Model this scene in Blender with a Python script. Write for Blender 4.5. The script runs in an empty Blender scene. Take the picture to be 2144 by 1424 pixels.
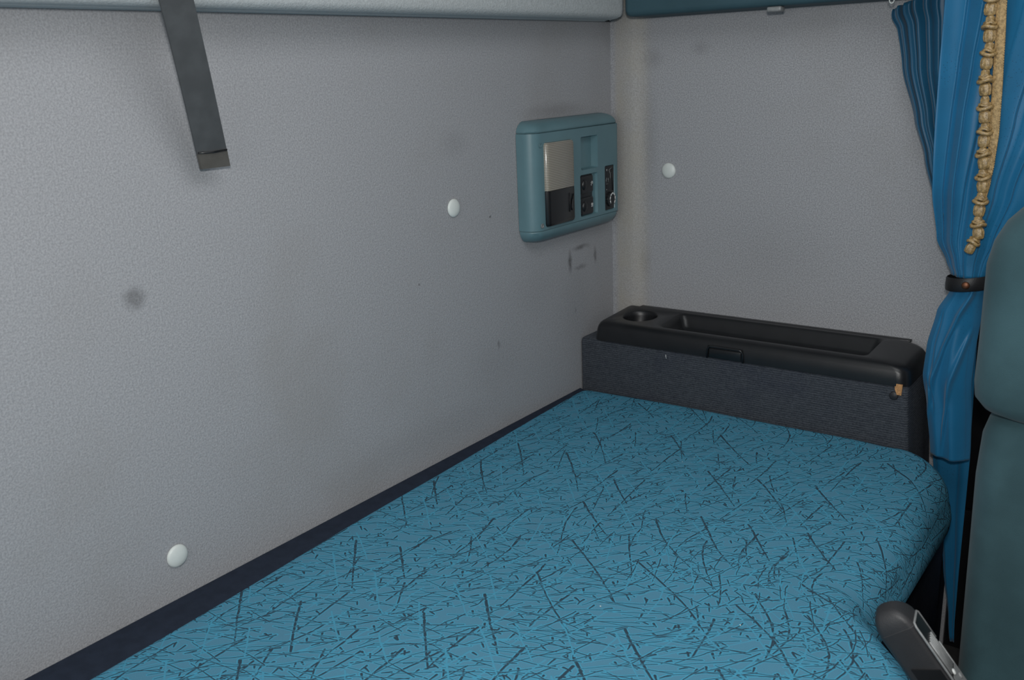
import bpy, bmesh, math, random
from mathutils import Vector, Matrix
from math import sin, cos, pi, radians, sqrt

scene = bpy.context.scene
C = scene.collection

# ------------------------------------------------------------------ camera
cam_d = bpy.data.cameras.new('camera'); cam = bpy.data.objects.new('camera', cam_d); C.objects.link(cam)
cam_d.sensor_width = 36.0
cam_d.lens = 1987.87 / 2144 * 36.0
cam_d.clip_start = 0.02
cam_d.dof.use_dof = True; cam_d.dof.focus_distance = 1.5; cam_d.dof.aperture_fstop = 11.0
_r = Vector((0.594892, -0.802800, -0.040205)); _u = Vector((0.244786, 0.133295, 0.960371)); _f = Vector((0.765626, 0.581158, -0.275810))
cam.matrix_world = Matrix(((_r.x, _u.x, -_f.x, -1.751608), (_r.y, _u.y, -_f.y, -1.039777), (_r.z, _u.z, -_f.z, 0.653718), (0, 0, 0, 1)))
scene.camera = cam

# ------------------------------------------------------------------ world, lights, exposure
w = bpy.data.worlds.new('world'); scene.world = w; w.use_nodes = True
bg = w.node_tree.nodes['Background']; bg.inputs[0].default_value = (0.95, 0.975, 1.0, 1); bg.inputs[1].default_value = 0.245

def area(name, loc, target, size, size_y, power, col=(1, 1, 1)):
    d = bpy.data.lights.new(name, 'AREA'); d.shape = 'RECTANGLE'; d.size = size; d.size_y = size_y; d.energy = power; d.color = col
    o = bpy.data.objects.new(name, d); C.objects.link(o); o.location = loc
    o.rotation_euler = (Vector(target) - Vector(loc)).to_track_quat('-Z', 'Y').to_euler()
    return o
area('windscreen_daylight', (-1.3, -2.7, 0.95), (-0.7, -0.1, 0.2), 1.8, 0.8, 1.4, (0.95, 0.98, 1.0))
area('side_window_daylight', (-3.0, -0.95, 0.75), (0.0, -0.6, 0.25), 0.9, 0.7, 8, (0.95, 0.98, 1.0))
area('added_overhead_fill', (-0.95, -0.85, 1.20), (-0.9, -0.6, 0.0), 0.9, 0.6, 5.0, (0.96, 0.98, 1.0))  # added overhead fill, gives the mattress more light than the walls
area('camera_flash', (-1.74, -1.04, 0.76), (-0.55, -0.12, 0.25), 0.07, 0.045, 8.4, (1.0, 0.985, 0.96))
scene.view_settings.view_transform = 'Standard'
scene.view_settings.look = 'None'
scene.view_settings.gamma = 1.0
scene.view_settings.use_curve_mapping = False
scene.view_settings.exposure = 0.0

# ------------------------------------------------------------------ materials
def nt(m):
    m.use_nodes = True
    t = m.node_tree
    return t, t.nodes, t.links, t.nodes['Principled BSDF']

def srgb(r, g, b):
    f = lambda c: (c / 255 / 12.92) if c / 255 <= 0.04045 else ((c / 255 + 0.055) / 1.055) ** 2.4
    return (f(r), f(g), f(b), 1)

class NB:
    """small node builder"""
    def __init__(s, tree): s.t = tree; s.n = tree.nodes; s.l = tree.links
    def new(s, typ, **kw):
        n = s.n.new(typ)
        for k, v in kw.items(): setattr(n, k, v)
        return n
    def put(s, sock, v):
        if isinstance(v, bpy.types.NodeSocket): s.l.new(v, sock)
        elif v is not None: sock.default_value = v
    def m(s, op, a, b=None, c=None, clamp=False):
        n = s.n.new('ShaderNodeMath'); n.operation = op; n.use_clamp = clamp
        for i, v in enumerate((a, b, c)):
            if v is not None: s.put(n.inputs[i], v)
        return n.outputs[0]
    def smooth(s, v, lo, hi, a=0.0, b=1.0):
        n = s.n.new('ShaderNodeMapRange'); n.interpolation_type = 'SMOOTHSTEP'
        s.put(n.inputs[0], v)
        for i, x in enumerate((lo, hi, a, b)): n.inputs[i + 1].default_value = x
        return n.outputs[0]
    def mix(s, f, a, b, mode='MIX'):
        n = s.n.new('ShaderNodeMix'); n.data_type = 'RGBA'; n.blend_type = mode
        s.put(n.inputs[0], f); s.put(n.inputs[6], a); s.put(n.inputs[7], b)
        return n.outputs[2]
    def noise(s, vec, scale, detail=3, rough=0.5):
        n = s.n.new('ShaderNodeTexNoise'); n.inputs['Scale'].default_value = scale; n.inputs['Detail'].default_value = detail
        n.inputs['Roughness'].default_value = rough
        if vec is not None: s.l.new(vec, n.inputs['Vector'])
        return n.outputs[0]
    def mapping(s, vec, scale=(1, 1, 1), rot=(0, 0, 0), loc=(0, 0, 0)):
        n = s.n.new('ShaderNodeMapping'); s.l.new(vec, n.inputs[0])
        n.inputs['Scale'].default_value = scale; n.inputs['Rotation'].default_value = rot; n.inputs['Location'].default_value = loc
        return n.outputs[0]
    def bump(s, h, strength, dist, normal=None):
        n = s.n.new('ShaderNodeBump'); n.inputs['Strength'].default_value = strength; n.inputs['Distance'].default_value = dist
        s.l.new(h, n.inputs['Height'])
        if normal is not None: s.l.new(normal, n.inputs['Normal'])
        return n.outputs[0]
    def obj(s): return s.n.new('ShaderNodeTexCoord').outputs['Object']
    def uv(s): return s.n.new('ShaderNodeTexCoord').outputs['UV']

def plain(name, col, rough=0.5, var=0.08, scale=40, bump=0.15, bscale=600, bdist=0.0004, metallic=0.0, spec=0.5, sheen=0.0):
    m = bpy.data.materials.new(name); t, n, l, b = nt(m); k = NB(t)
    v = k.obj()
    nz = k.noise(v, scale, 4)
    dark = tuple(c * (1 - var) for c in col[:3]) + (1,); lite = tuple(min(1, c * (1 + var)) for c in col[:3]) + (1,)
    l.new(k.mix(k.smooth(nz, .3, .7), dark, lite), b.inputs['Base Color'])
    b.inputs['Roughness'].default_value = rough; b.inputs['Metallic'].default_value = metallic
    b.inputs['Specular IOR Level'].default_value = spec
    if sheen: b.inputs['Sheen Weight'].default_value = sheen
    if bump: l.new(k.bump(k.noise(v, bscale, 2), bump, bdist), b.inputs['Normal'])
    return m

def wall_material(name, base, plane, spots, dirt, tint=(0.80, 0.76, 0.70, 1), grain=1.0, band=None):
    """textured vinyl wall covering; plane = the two axes the wall spans; spots = (a, b, ra, rb, strength, softness)"""
    m = bpy.data.materials.new(name); t, n, l, b = nt(m); k = NB(t)
    v = k.obj(); sep = k.new('ShaderNodeSeparateXYZ'); l.new(v, sep.inputs[0])
    A, B = sep.outputs[plane[0]], sep.outputs[plane[1]]
    fine = k.noise(v, 420, 3, .65); mid = k.noise(v, 170, 2)
    col = k.mix(k.smooth(fine, .32, .68), tuple(c * (1 - .17 * grain) for c in base[:3]) + (1,), tuple(c * (1 + .17 * grain) for c in base[:3]) + (1,))
    big = k.noise(v, 3.0, 5, .6)
    col = k.mix(k.m('MULTIPLY', k.smooth(big, .48, .75), dirt), col, tuple(base[i] * tint[i] for i in range(3)) + (1,))
    wob = k.m('MULTIPLY', k.m('SUBTRACT', k.noise(v, 60, 3), .5), .010)
    A2 = k.m('ADD', A, wob); B2 = k.m('SUBTRACT', B, wob)
    tot = None
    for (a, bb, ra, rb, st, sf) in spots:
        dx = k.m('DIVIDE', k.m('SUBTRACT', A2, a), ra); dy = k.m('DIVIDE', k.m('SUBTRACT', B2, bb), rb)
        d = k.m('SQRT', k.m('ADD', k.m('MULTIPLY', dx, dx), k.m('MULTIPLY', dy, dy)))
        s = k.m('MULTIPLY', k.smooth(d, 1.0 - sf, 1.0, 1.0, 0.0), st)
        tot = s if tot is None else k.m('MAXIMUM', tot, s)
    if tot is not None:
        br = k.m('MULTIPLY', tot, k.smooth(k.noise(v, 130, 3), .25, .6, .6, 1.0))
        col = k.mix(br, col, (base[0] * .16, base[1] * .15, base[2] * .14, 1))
    if band:
        f = k.m('MULTIPLY', k.smooth(A, band[0], band[1], 0, 1), k.smooth(A, band[2], band[3], 1, 0))
        f = k.m('MULTIPLY', f, k.smooth(k.noise(v, 14, 4), .2, .75, .45, 1.0))
        col = k.mix(k.m('MULTIPLY', f, band[4]), col, band[5])
    l.new(col, b.inputs['Base Color'])
    b.inputs['Roughness'].default_value = .62; b.inputs['Specular IOR Level'].default_value = .35
    h = k.m('ADD', fine, k.m('MULTIPLY', mid, .8))
    l.new(k.bump(h, .55, .0012), b.inputs['Normal'])
    return m

GREY = srgb(152, 153, 156)
back_spots = [(-1.132, .404, .022, .021, .55, .95),
    (-.1775, .272, .010, .033, .75, .95), (-.136, .2955, .044, .008, .62, .95), (-.0818, .270, .009, .026, .6, .95), (-.139, .2545, .034, .007, .45, .95),
    (-.431, .4005, .005, .0045, .7, .8), (-.628, .318, .0038, .0035, .6, .8), (-.422, .161, .006, .013, .45, .9), (-.161, .168, .005, .010, .45, .9),
    (-.519, .536, .055, .035, .14, 1), (-.22, .572, .16, .022, .28, 1), (-.30, .24, .10, .07, .05, 1), (-.44, .13, .12, .08, .07, 1), (-.16, .17, .09, .13, .09, 1),  # wide soft spot above the control panel paints its shadow halo
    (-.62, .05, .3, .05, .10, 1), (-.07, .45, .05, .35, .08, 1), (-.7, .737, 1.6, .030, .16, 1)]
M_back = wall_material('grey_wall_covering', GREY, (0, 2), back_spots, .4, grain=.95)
end_spots = [(-.09, .66, .035, .03, .22, 1), (-.195, .675, .03, .02, .20, 1), (-.085, .50, .028, .16, .17, 1), (-.075, .25, .02, .05, .2, 1), (-.35, .30, .2, .12, .07, 1)]
M_end = wall_material('grey_end_covering', srgb(152, 153, 156), (1, 2), end_spots, .3, grain=1.25, band=(-.095, -.062, -.02, -.004, .55, srgb(158, 151, 135)))
M_upper = wall_material('lit_upper_covering', srgb(176, 181, 182), (0, 2), [], .15, grain=.7)  # same covering as the wall, lightened for the light on the upper panel

def stroke_group():
    """distance field of one drawn stroke per cell; the layers of the printed fabric are made from it"""
    g = bpy.data.node_groups.new('fabric_strokes', 'ShaderNodeTree'); k = NB(g)
    I = g.interface
    I.new_socket('Vector', in_out='INPUT', socket_type='NodeSocketVector')
    for nm in ('Angle', 'Cell W', 'Cell H', 'Half Length', 'Half Width', 'Slant', 'Curve', 'Keep', 'Seed', 'Prev'):
        I.new_socket(nm, in_out='INPUT', socket_type='NodeSocketFloat')
    I.new_socket('Edge', in_out='OUTPUT', socket_type='NodeSocketFloat')
    gi = g.nodes.new('NodeGroupInput'); go = g.nodes.new('NodeGroupOutput'); o = gi.outputs
    sp = k.new('ShaderNodeSeparateXYZ'); g.links.new(o['Vector'], sp.inputs[0])
    ca, sa = k.m('COSINE', o['Angle']), k.m('SINE', o['Angle'])
    # each layer reads the one before it, so the layers are worked out one after another
    sx = k.m('MULTIPLY_ADD', o['Prev'], 1e-7, sp.outputs[0]); sy = k.m('MULTIPLY_ADD', o['Prev'], 1e-7, sp.outputs[1])
    x = k.m('ADD', k.m('MULTIPLY', sx, ca), k.m('MULTIPLY', sy, sa))
    y = k.m('SUBTRACT', k.m('MULTIPLY', sy, ca), k.m('MULTIPLY', sx, sa))
    py = k.m('ADD', k.m('DIVIDE', y, o['Cell H']), k.m('MULTIPLY', o['Seed'], 3.37)); iy = k.m('FLOOR', py)
    wr = k.new('ShaderNodeTexWhiteNoise', noise_dimensions='2D'); cv = k.new('ShaderNodeCombineXYZ'); k.put(cv.inputs[0], iy); k.put(cv.inputs[1], o['Seed']); g.links.new(cv.outputs[0], wr.inputs['Vector'])
    px = k.m('ADD', k.m('DIVIDE', x, o['Cell W']), k.m('MULTIPLY', wr.outputs['Value'], 9.0)); ix = k.m('FLOOR', px)
    wn = k.new('ShaderNodeTexWhiteNoise', noise_dimensions='3D'); c2 = k.new('ShaderNodeCombineXYZ'); k.put(c2.inputs[0], ix); k.put(c2.inputs[1], iy); k.put(c2.inputs[2], o['Seed']); g.links.new(c2.outputs[0], wn.inputs['Vector'])
    rs = k.new('ShaderNodeSeparateColor'); g.links.new(wn.outputs['Color'], rs.inputs[0])
    lx = k.m('MULTIPLY', k.m('SUBTRACT', k.m('SUBTRACT', px, ix), .5), o['Cell W'])
    ly = k.m('MULTIPLY', k.m('SUBTRACT', k.m('SUBTRACT', py, iy), .5), o['Cell H'])
    ly = k.m('ADD', ly, k.m('MULTIPLY', k.m('SUBTRACT', rs.outputs[1], .5), k.m('MULTIPLY', o['Cell H'], .3)))
    th = k.m('MULTIPLY', k.m('SUBTRACT', rs.outputs[0], .5), k.m('MULTIPLY', o['Slant'], 2.0))
    ct, st = k.m('COSINE', th), k.m('SINE', th)
    u = k.m('ADD', k.m('MULTIPLY', lx, ct), k.m('MULTIPLY', ly, st)); v = k.m('SUBTRACT', k.m('MULTIPLY', ly, ct), k.m('MULTIPLY', lx, st))
    v = k.m('ADD', v, k.m('MULTIPLY', k.m('MULTIPLY', k.m('SUBTRACT', rs.outputs[2], .5), o['Curve']), k.m('MULTIPLY', u, u)))
    L = k.m('MULTIPLY', o['Half Length'], k.m('MULTIPLY_ADD', rs.outputs[1], .5, .5))
    du = k.m('MAXIMUM', k.m('SUBTRACT', k.m('ABSOLUTE', u), L), 0.0)
    d = k.m('SQRT', k.m('ADD', k.m('MULTIPLY', du, du), k.m('MULTIPLY', v, v)))
    taper = k.m('MULTIPLY_ADD', k.m('DIVIDE', u, o['Half Length']), .35, .85)
    e = k.m('SUBTRACT', d, k.m('MULTIPLY', o['Half Width'], taper))
    e = k.m('ADD', e, k.m('MULTIPLY', k.m('GREATER_THAN', wn.outputs['Value'], o['Keep']), 50.0))
    g.links.new(e, go.inputs[0])
    return g

def mattress_material():
    m = bpy.data.materials.new('blue_stroke_fabric'); t, n, l, b = nt(m); k = NB(t)
    uv = k.uv()
    mm = k.mapping(uv, (1000, 1000, 1000))
    def wn(vec, s, amt):
        q = k.new('ShaderNodeTexNoise'); q.inputs['Scale'].default_value = s; q.inputs['Detail'].default_value = 1; l.new(vec, q.inputs['Vector'])
        a = k.new('ShaderNodeVectorMath', operation='SUBTRACT'); l.new(q.outputs['Color'], a.inputs[0]); a.inputs[1].default_value = (.5, .5, .5)
        c = k.new('ShaderNodeVectorMath', operation='SCALE'); l.new(a.outputs[0], c.inputs[0]); c.inputs['Scale'].default_value = amt
        return c.outputs[0]
    add = k.new('ShaderNodeVectorMath', operation='ADD'); l.new(mm, add.inputs[0]); l.new(wn(mm, .05, 3.0), add.inputs[1])
    add2 = k.new('ShaderNodeVectorMath', operation='ADD'); l.new(add.outputs[0], add2.inputs[0]); l.new(wn(mm, .25, .7), add2.inputs[1])
    P = add2.outputs[0]
    grp = stroke_group()
    # angle deg, cell w, cell h, half length, half width, slant deg, curve, keep
    D = -53
    fine_layers = [
        (D - 5, 130, 21, 60, .50, 4, .0008, .80), (D + 4, 105, 18, 48, .45, 5, .001, .72), (D - 14, 110, 20, 50, .48, 5, .001, .65),
        (D + 13, 100, 19, 46, .45, 6, .0012, .65), (D + 25, 95, 24, 42, .58, 8, .0015, .65), (D - 24, 100, 22, 46, .56, 7, .0012, .65),
        (D + 40, 80, 27, 34, .65, 10, .002, .5), (D - 40, 80, 27, 34, .62, 10, .002, .5)]
    bold_layers = [
        (4, 160, 56, 70, 1.40, 7, .0012, .64), (-8, 130, 64, 56, 1.2, 8, .0015, .55), (44, 180, 74, 78, 1.65, 7, .0015, .64), (30, 105, 70, 44, 1.2, 12, .002, .45),
        (58, 30, 20, 6, 1.25, 30, .03, .40), (-20, 28, 18, 7, 1.05, 30, .03, .42), (95, 28, 22, 5, 1.2, 35, .05, .36), (15, 32, 18, 8, 1.0, 20, .03, .42)]
    pale_layers = [(-2, 120, 40, 55, .75, 9, .002, .7), (47, 120, 50, 56, .8, 10, .002, .7), (D + 19, 100, 30, 48, .7, 8, .002, .6)]
    prev = None; fine = bold = pale = None
    for i, (an, cw, ch, hl, hw, sl, cu, kp) in enumerate(fine_layers + bold_layers + pale_layers):
        q = n.new('ShaderNodeGroup'); q.node_tree = grp; l.new(P, q.inputs[0])
        for nm, v in (('Angle', radians(an)), ('Cell W', cw), ('Cell H', ch), ('Half Length', hl), ('Half Width', hw), ('Slant', radians(sl)), ('Curve', cu), ('Keep', kp), ('Seed', i * 1.7 + .3)):
            q.inputs[nm].default_value = v
        if prev is not None: l.new(prev, q.inputs['Prev'])
        prev = q.outputs[0]
        if i < len(fine_layers): fine = prev if fine is None else k.m('MINIMUM', fine, prev)
        elif i < len(fine_layers) + len(bold_layers): bold = prev if bold is None else k.m('MINIMUM', bold, prev)
        else: pale = prev if pale is None else k.m('MINIMUM', pale, prev)
    # the raised rim of a fine line runs across the broad ones and breaks them
    inrim = k.m('MULTIPLY', k.smooth(fine, .0, .3), k.smooth(fine, .7, 1.1, 1.0, 0.0))
    bold_cut = k.m('ADD', bold, k.m('MULTIPLY', inrim, 1.2))
    e = k.m('MINIMUM', fine, bold_cut)
    pale_line = k.smooth(pale, .0, .6, 1.0, 0.0)
    e = k.m('ADD', e, k.m('MULTIPLY', pale_line, .9))
    weave = k.noise(mm, 1.4, 2)
    broad = k.noise(mm, .012, 3)
    base = k.mix(k.smooth(weave, .3, .7), srgb(77, 132, 157), srgb(85, 141, 166))
    base = k.mix(k.m('MULTIPLY', k.smooth(broad, .45, .75), .35), base, srgb(83, 129, 151))
    ridge = k.m('MULTIPLY', k.smooth(e, .0, .4), k.smooth(e, 1.2, 2.0, 1.0, 0.0))
    ridge = k.m('MAXIMUM', ridge, k.m('MULTIPLY', pale_line, .65))
    col = k.mix(k.m('MULTIPLY', ridge, .95), base, srgb(72, 155, 185))
    col = k.mix(k.smooth(e, -.2, .3, 1.0, 0.0), col, srgb(48, 70, 84))
    vo = k.new('ShaderNodeTexVoronoi'); vo.inputs['Scale'].default_value = .035; l.new(mm, vo.inputs['Vector'])
    keep = k.new('ShaderNodeSeparateColor'); l.new(vo.outputs['Color'], keep.inputs[0])
    lint = k.m('MULTIPLY', k.smooth(vo.outputs['Distance'], .025, .04, 1.0, 0.0), k.m('GREATER_THAN', keep.outputs[0], .93))
    col = k.mix(lint, col, srgb(235, 235, 225))
    l.new(col, b.inputs['Base Color'])
    b.inputs['Roughness'].default_value = .85; b.inputs['Specular IOR Level'].default_value = .2; b.inputs['Sheen Weight'].default_value = .0
    h = k.m('ADD', k.m('MULTIPLY', k.smooth(e, -.3, 1.2), .9), k.m('MULTIPLY', ridge, .4))
    h = k.m('ADD', h, k.m('MULTIPLY', weave, .15))
    l.new(k.bump(h, .45, .0010), b.inputs['Normal'])
    return m
M_matt = mattress_material()

def carpet_material():
    m = bpy.data.materials.new('charcoal_ribbed_carpet'); t, n, l, b = nt(m); k = NB(t)
    v = k.obj(); sep = k.new('ShaderNodeSeparateXYZ'); l.new(v, sep.inputs[0])
    wob = k.m('MULTIPLY', k.noise(v, 40, 2), .0012)
    rib = k.m('SINE', k.m('MULTIPLY', k.m('ADD', sep.outputs[2], wob), 2 * pi / .0042))
    st = k.noise(k.mapping(v, (300, 300, 700)), 1.0, 3, .7)
    st2 = k.noise(k.mapping(v, (90, 90, 500)), 1.0, 3, .7)
    f = k.m('ADD', k.m('MULTIPLY', rib, .07), k.m('ADD', k.m('MULTIPLY', st, .6), k.m('MULTIPLY', st2, .4)))
    col = k.mix(k.smooth(f, .25, .85), srgb(38, 43, 50), srgb(86, 90, 96))
    col = k.mix(k.m('MULTIPLY', k.smooth(k.noise(v, 9, 4), .5, .8), .35), col, srgb(36, 40, 58))
    l.new(col, b.inputs['Base Color']); b.inputs['Roughness'].default_value = .95; b.inputs['Specular IOR Level'].default_value = .15
    l.new(k.bump(k.m('ADD', k.m('MULTIPLY', rib, .15), st), .45, .0012), b.inputs['Normal'])
    return m
M_carpet = carpet_material()

def curtain_material(name, base, dark):
    m = bpy.data.materials.new(name); t, n, l, b = nt(m); k = NB(t)
    v = k.obj()
    big = k.noise(v, 12, 3)
    col = k.mix(k.smooth(big, .3, .7), tuple(c * .93 for c in base[:3]) + (1,), tuple(c * 1.06 for c in base[:3]) + (1,))
    vo = k.new('ShaderNodeTexVoronoi'); vo.inputs['Scale'].default_value = 230; l.new(v, vo.inputs['Vector'])
    dots = k.smooth(vo.outputs['Distance'], .10, .24, 1.0, 0.0)
    mask = k.smooth(k.noise(v, 9, 2), .40, .65)
    col = k.mix(k.m('MULTIPLY', k.m('MULTIPLY', dots, mask), .6), col, dark)
    l.new(col, b.inputs['Base Color']); b.inputs['Roughness'].default_value = .45; b.inputs['Specular IOR Level'].default_value = .35
    b.inputs['Sheen Weight'].default_value = .15
    l.new(k.bump(k.m('SUBTRACT', k.noise(v, 900, 2), k.m('MULTIPLY', dots, .3)), .12, .0005), b.inputs['Normal'])
    return m
M_curt = curtain_material('satin_blue_cloth', srgb(24, 102, 143), srgb(14, 54, 82))
M_curt2 = curtain_material('shaded_blue_cloth', srgb(20, 78, 108), srgb(10, 40, 60))  # curtain blue darkened for dirt and for the shade on its steep folds
M_velour = plain('teal_velour', srgb(62, 89, 95), .9, .18, 9, .4, 900, .0006, spec=.15, sheen=.1)
M_teal = plain('teal_plastic', srgb(90, 120, 127), .36, .05, 20, .25, 900, .0003, spec=.45)
M_tealdk = plain('dark_teal_plastic', srgb(54, 80, 89), .6, .06, 20, .25, 700, .0003, spec=.3)
M_black = plain('black_moulded_plastic', srgb(26, 27, 29), .33, .12, 30, .35, 1400, .0003, spec=.45)
M_blackg = plain('black_glossy_plastic', srgb(24, 25, 27), .28, .1, 30, .1, 900, .0002)
M_navy = plain('navy_edging_cloth', srgb(38, 45, 58), .9, .1, 60, .4, 900, .0005, spec=.15)
M_strap = plain('grey_webbing', srgb(70, 73, 75), .75, .10, 45, .5, 1300, .0004, spec=.3)
M_strap2 = plain('brown_grey_hem', srgb(82, 80, 76), .8, .08, 80, .5, 1300, .0004, spec=.3)
M_button = plain('pale_button_plastic', srgb(206, 211, 207), .4, .03, 60, .1, 700, .0002)
M_gold = plain('gold_braid', srgb(172, 145, 102), .55, .28, 260, .9, 700, .0014, spec=.4)
M_golds = plain('gold_silk', srgb(158, 131, 86), .26, .34, 220, .7, 900, .0009, spec=.9)
M_leather = plain('black_leather', srgb(24, 24, 26), .5, .1, 60, .4, 600, .0005)
M_copper = plain('copper_snap', srgb(120, 80, 60), .5, .1, 200, .1, 500, .0002, metallic=.9)
M_wood = plain('bare_wood', srgb(186, 138, 90), .8, .25, 300, .4, 600, .0005)
M_steel = plain('dull_steel', srgb(132, 134, 134), .5, .1, 200, .15, 700, .0002, metallic=.25)
M_greyplas = plain('dark_grey_plastic', srgb(40, 40, 42), .5, .06, 50, .5, 1100, .0004)
M_mark = plain('pale_print', srgb(205, 207, 205), .6, .05, 200, .0)
M_tan = plain('dirty_beige_trim', srgb(96, 92, 84), .8, .2, 30, .3, 500, .0006)
M_floor = plain('dark_floor_mat', srgb(46, 45, 44), .85, .2, 30, .5, 500, .001)

def ribbed_lens():
    m = bpy.data.materials.new('ribbed_lamp_lens'); t, n, l, b = nt(m); k = NB(t)
    v = k.obj(); sep = k.new('ShaderNodeSeparateXYZ'); l.new(v, sep.inputs[0])
    s = k.m('SINE', k.m('MULTIPLY', sep.outputs[2], 2 * pi / .0031))
    l.new(k.mix(k.smooth(s, -1, 1), srgb(118, 112, 101), srgb(158, 152, 139)), b.inputs['Base Color'])
    b.inputs['Roughness'].default_value = .25; b.inputs['Coat Weight'].default_value = .8; b.inputs['Coat Roughness'].default_value = .15
    l.new(k.bump(s, .5, .0006), b.inputs['Normal'])
    return m
M_lens = ribbed_lens()
M_lens2 = plain('clear_lamp_edge', srgb(150, 148, 142), .2, .05, 60, .0)

# ------------------------------------------------------------------ helpers
def obj(name, bm, mat, parent=None, smooth=None):
    bmesh.ops.remove_doubles(bm, verts=bm.verts, dist=1e-6)
    bmesh.ops.recalc_face_normals(bm, faces=bm.faces)
    me = bpy.data.meshes.new(name)
    off = Vector((0, 0, 0))
    if parent is not None:
        p = parent
        while p is not None: off += p.location; p = p.parent
        bmesh.ops.translate(bm, verts=bm.verts, vec=-off)
    bm.to_mesh(me); bm.free()
    me.materials.append(mat)
    for p in me.polygons: p.use_smooth = True
    o = bpy.data.objects.new(name, me); C.objects.link(o)
    if parent is not None: o.parent = parent
    if smooth is not None:
        try:
            me.set_sharp_from_angle(angle=radians(smooth))
        except Exception: pass
    return o

def tag(o, label, cat, group=None):
    o['label'] = label; o['category'] = cat
    if group: o['group'] = group
    return o

def thing(name, loc, label, cat, group=None):
    o = bpy.data.objects.new(name, None); C.objects.link(o); o.location = loc; o.empty_display_size = .05
    return tag(o, label, cat, group)

def structure(name, bm, mat, smooth=30):
    o = obj(name, bm, mat, None, smooth); o['kind'] = 'structure'
    return o

def box(bm, lo, hi, bevel=0.0, seg=2):
    b2 = bmesh.new(); bmesh.ops.create_cube(b2, size=1)
    for v in b2.verts:
        v.co = Vector([lo[i] + (v.co[i] + .5) * (hi[i] - lo[i]) for i in range(3)])
    if bevel > 0: bmesh.ops.bevel(b2, geom=list(b2.edges), offset=bevel, segments=seg, affect='EDGES', profile=.5)
    merge(bm, b2); return bm

def merge(bm, b2, mtx=None):
    me = bpy.data.meshes.new('tmp')
    if mtx is not None: bmesh.ops.transform(b2, matrix=mtx, verts=b2.verts)
    b2.to_mesh(me); b2.free(); bm.from_mesh(me); bpy.data.meshes.remove(me)

def loft(bm, rings, closed=True, cap0=True, cap1=True):
    vs = [[bm.verts.new(p) for p in r] for r in rings]
    n = len(vs[0])
    for a, b in zip(vs[:-1], vs[1:]):
        for i in range(n if closed else n - 1):
            j = (i + 1) % n
            bm.faces.new((a[i], a[j], b[j], b[i]))
    if closed and cap0: bm.faces.new(vs[0])
    if closed and cap1: bm.faces.new(vs[-1])
    return vs

def tube(bm, pts, r, n=10, closed=False):
    pts = [Vector(p) for p in pts]; rings = []
    for i, p in enumerate(pts):
        if closed: t = pts[(i + 1) % len(pts)] - pts[i - 1]
        else: t = pts[min(i + 1, len(pts) - 1)] - pts[max(i - 1, 0)]
        t.normalize(); a = Vector((0, 0, 1)) if abs(t.z) < .9 else Vector((1, 0, 0))
        x = t.cross(a).normalized(); y = t.cross(x)
        rr = r[i] if isinstance(r, (list, tuple)) else r
        rings.append([p + x * cos(2 * pi * k / n) * rr + y * sin(2 * pi * k / n) * rr for k in range(n)])
    if closed: rings.append(rings[0])
    loft(bm, rings, True, not closed, not closed)
    return bm

def lathe(bm, prof, origin, axis, n=24):
    """prof = (radius, height) along axis"""
    axis = Vector(axis).normalized(); a = Vector((0, 0, 1)) if abs(axis.z) < .9 else Vector((1, 0, 0))
    x = axis.cross(a).normalized(); y = axis.cross(x); o = Vector(origin)
    rings = [[o + axis * h + x * cos(2 * pi * k / n) * max(r, 1e-5) + y * sin(2 * pi * k / n) * max(r, 1e-5) for k in range(n)] for r, h in prof]
    loft(bm, rings); return bm

def rrect(x0, x1, y0, y1, r, n=6):
    """rounded rectangle outline; r = radius or 4 radii (x1y1, x0y1, x0y0, x1y0)"""
    rs = r if isinstance(r, (list, tuple)) else (r,) * 4
    out = []
    for (cx, cy, a0, q) in ((x1, y1, 0, rs[0]), (x0, y1, 90, rs[1]), (x0, y0, 180, rs[2]), (x1, y0, 270, rs[3])):
        ox = cx - q if cx == x1 else cx + q; oy = cy - q if cy == y1 else cy + q
        for i in range(n + 1):
            t = radians(a0 + 90 * i / n); out.append((ox + q * cos(t), oy + q * sin(t)))
    return out

def fill_holes(bm, loops):
    """planar fill between closed vert loops (first is the outside)"""
    es = []
    for lp in loops:
        for i in range(len(lp)):
            a, b = lp[i], lp[(i + 1) % len(lp)]
            e = bm.edges.get((a, b)) or bm.edges.new((a, b)); es.append(e)
    bmesh.ops.triangle_fill(bm, use_beauty=True, use_dissolve=False, edges=es)

def sstep(a, b, x):
    t = max(0, min(1, (x - a) / (b - a))); return t * t * (3 - 2 * t)

def interp(tab, z):
    """tab sorted descending by z: (z, v...)"""
    if z >= tab[0][0]: return tab[0][1:]
    for a, b in zip(tab[:-1], tab[1:]):
        if b[0] <= z <= a[0]:
            t = (a[0] - z) / (a[0] - b[0]); t = t * t * (3 - 2 * t) * .5 + t * .5
            return tuple(p + (q - p) * t for p, q in zip(a[1:], b[1:]))
    return tab[-1][1:]

# ================================================================== the setting
bm = bmesh.new()   # back wall: gently bowed panel
NX, NZ = 60, 30
rows = []
for j in range(NZ + 1):
    z = -.45 + (1.25 + .45) * j / NZ
    rows.append([(-2.6 + 2.6 * i / NX, 0.0, z) for i in range(NX + 1)])
loft(bm, rows, closed=False)
b2 = bmesh.new(); box(b2, (-2.6, .004, -.45), (.05, .05, 1.25)); merge(bm, b2)
structure('wall_back', bm, M_back)

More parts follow.
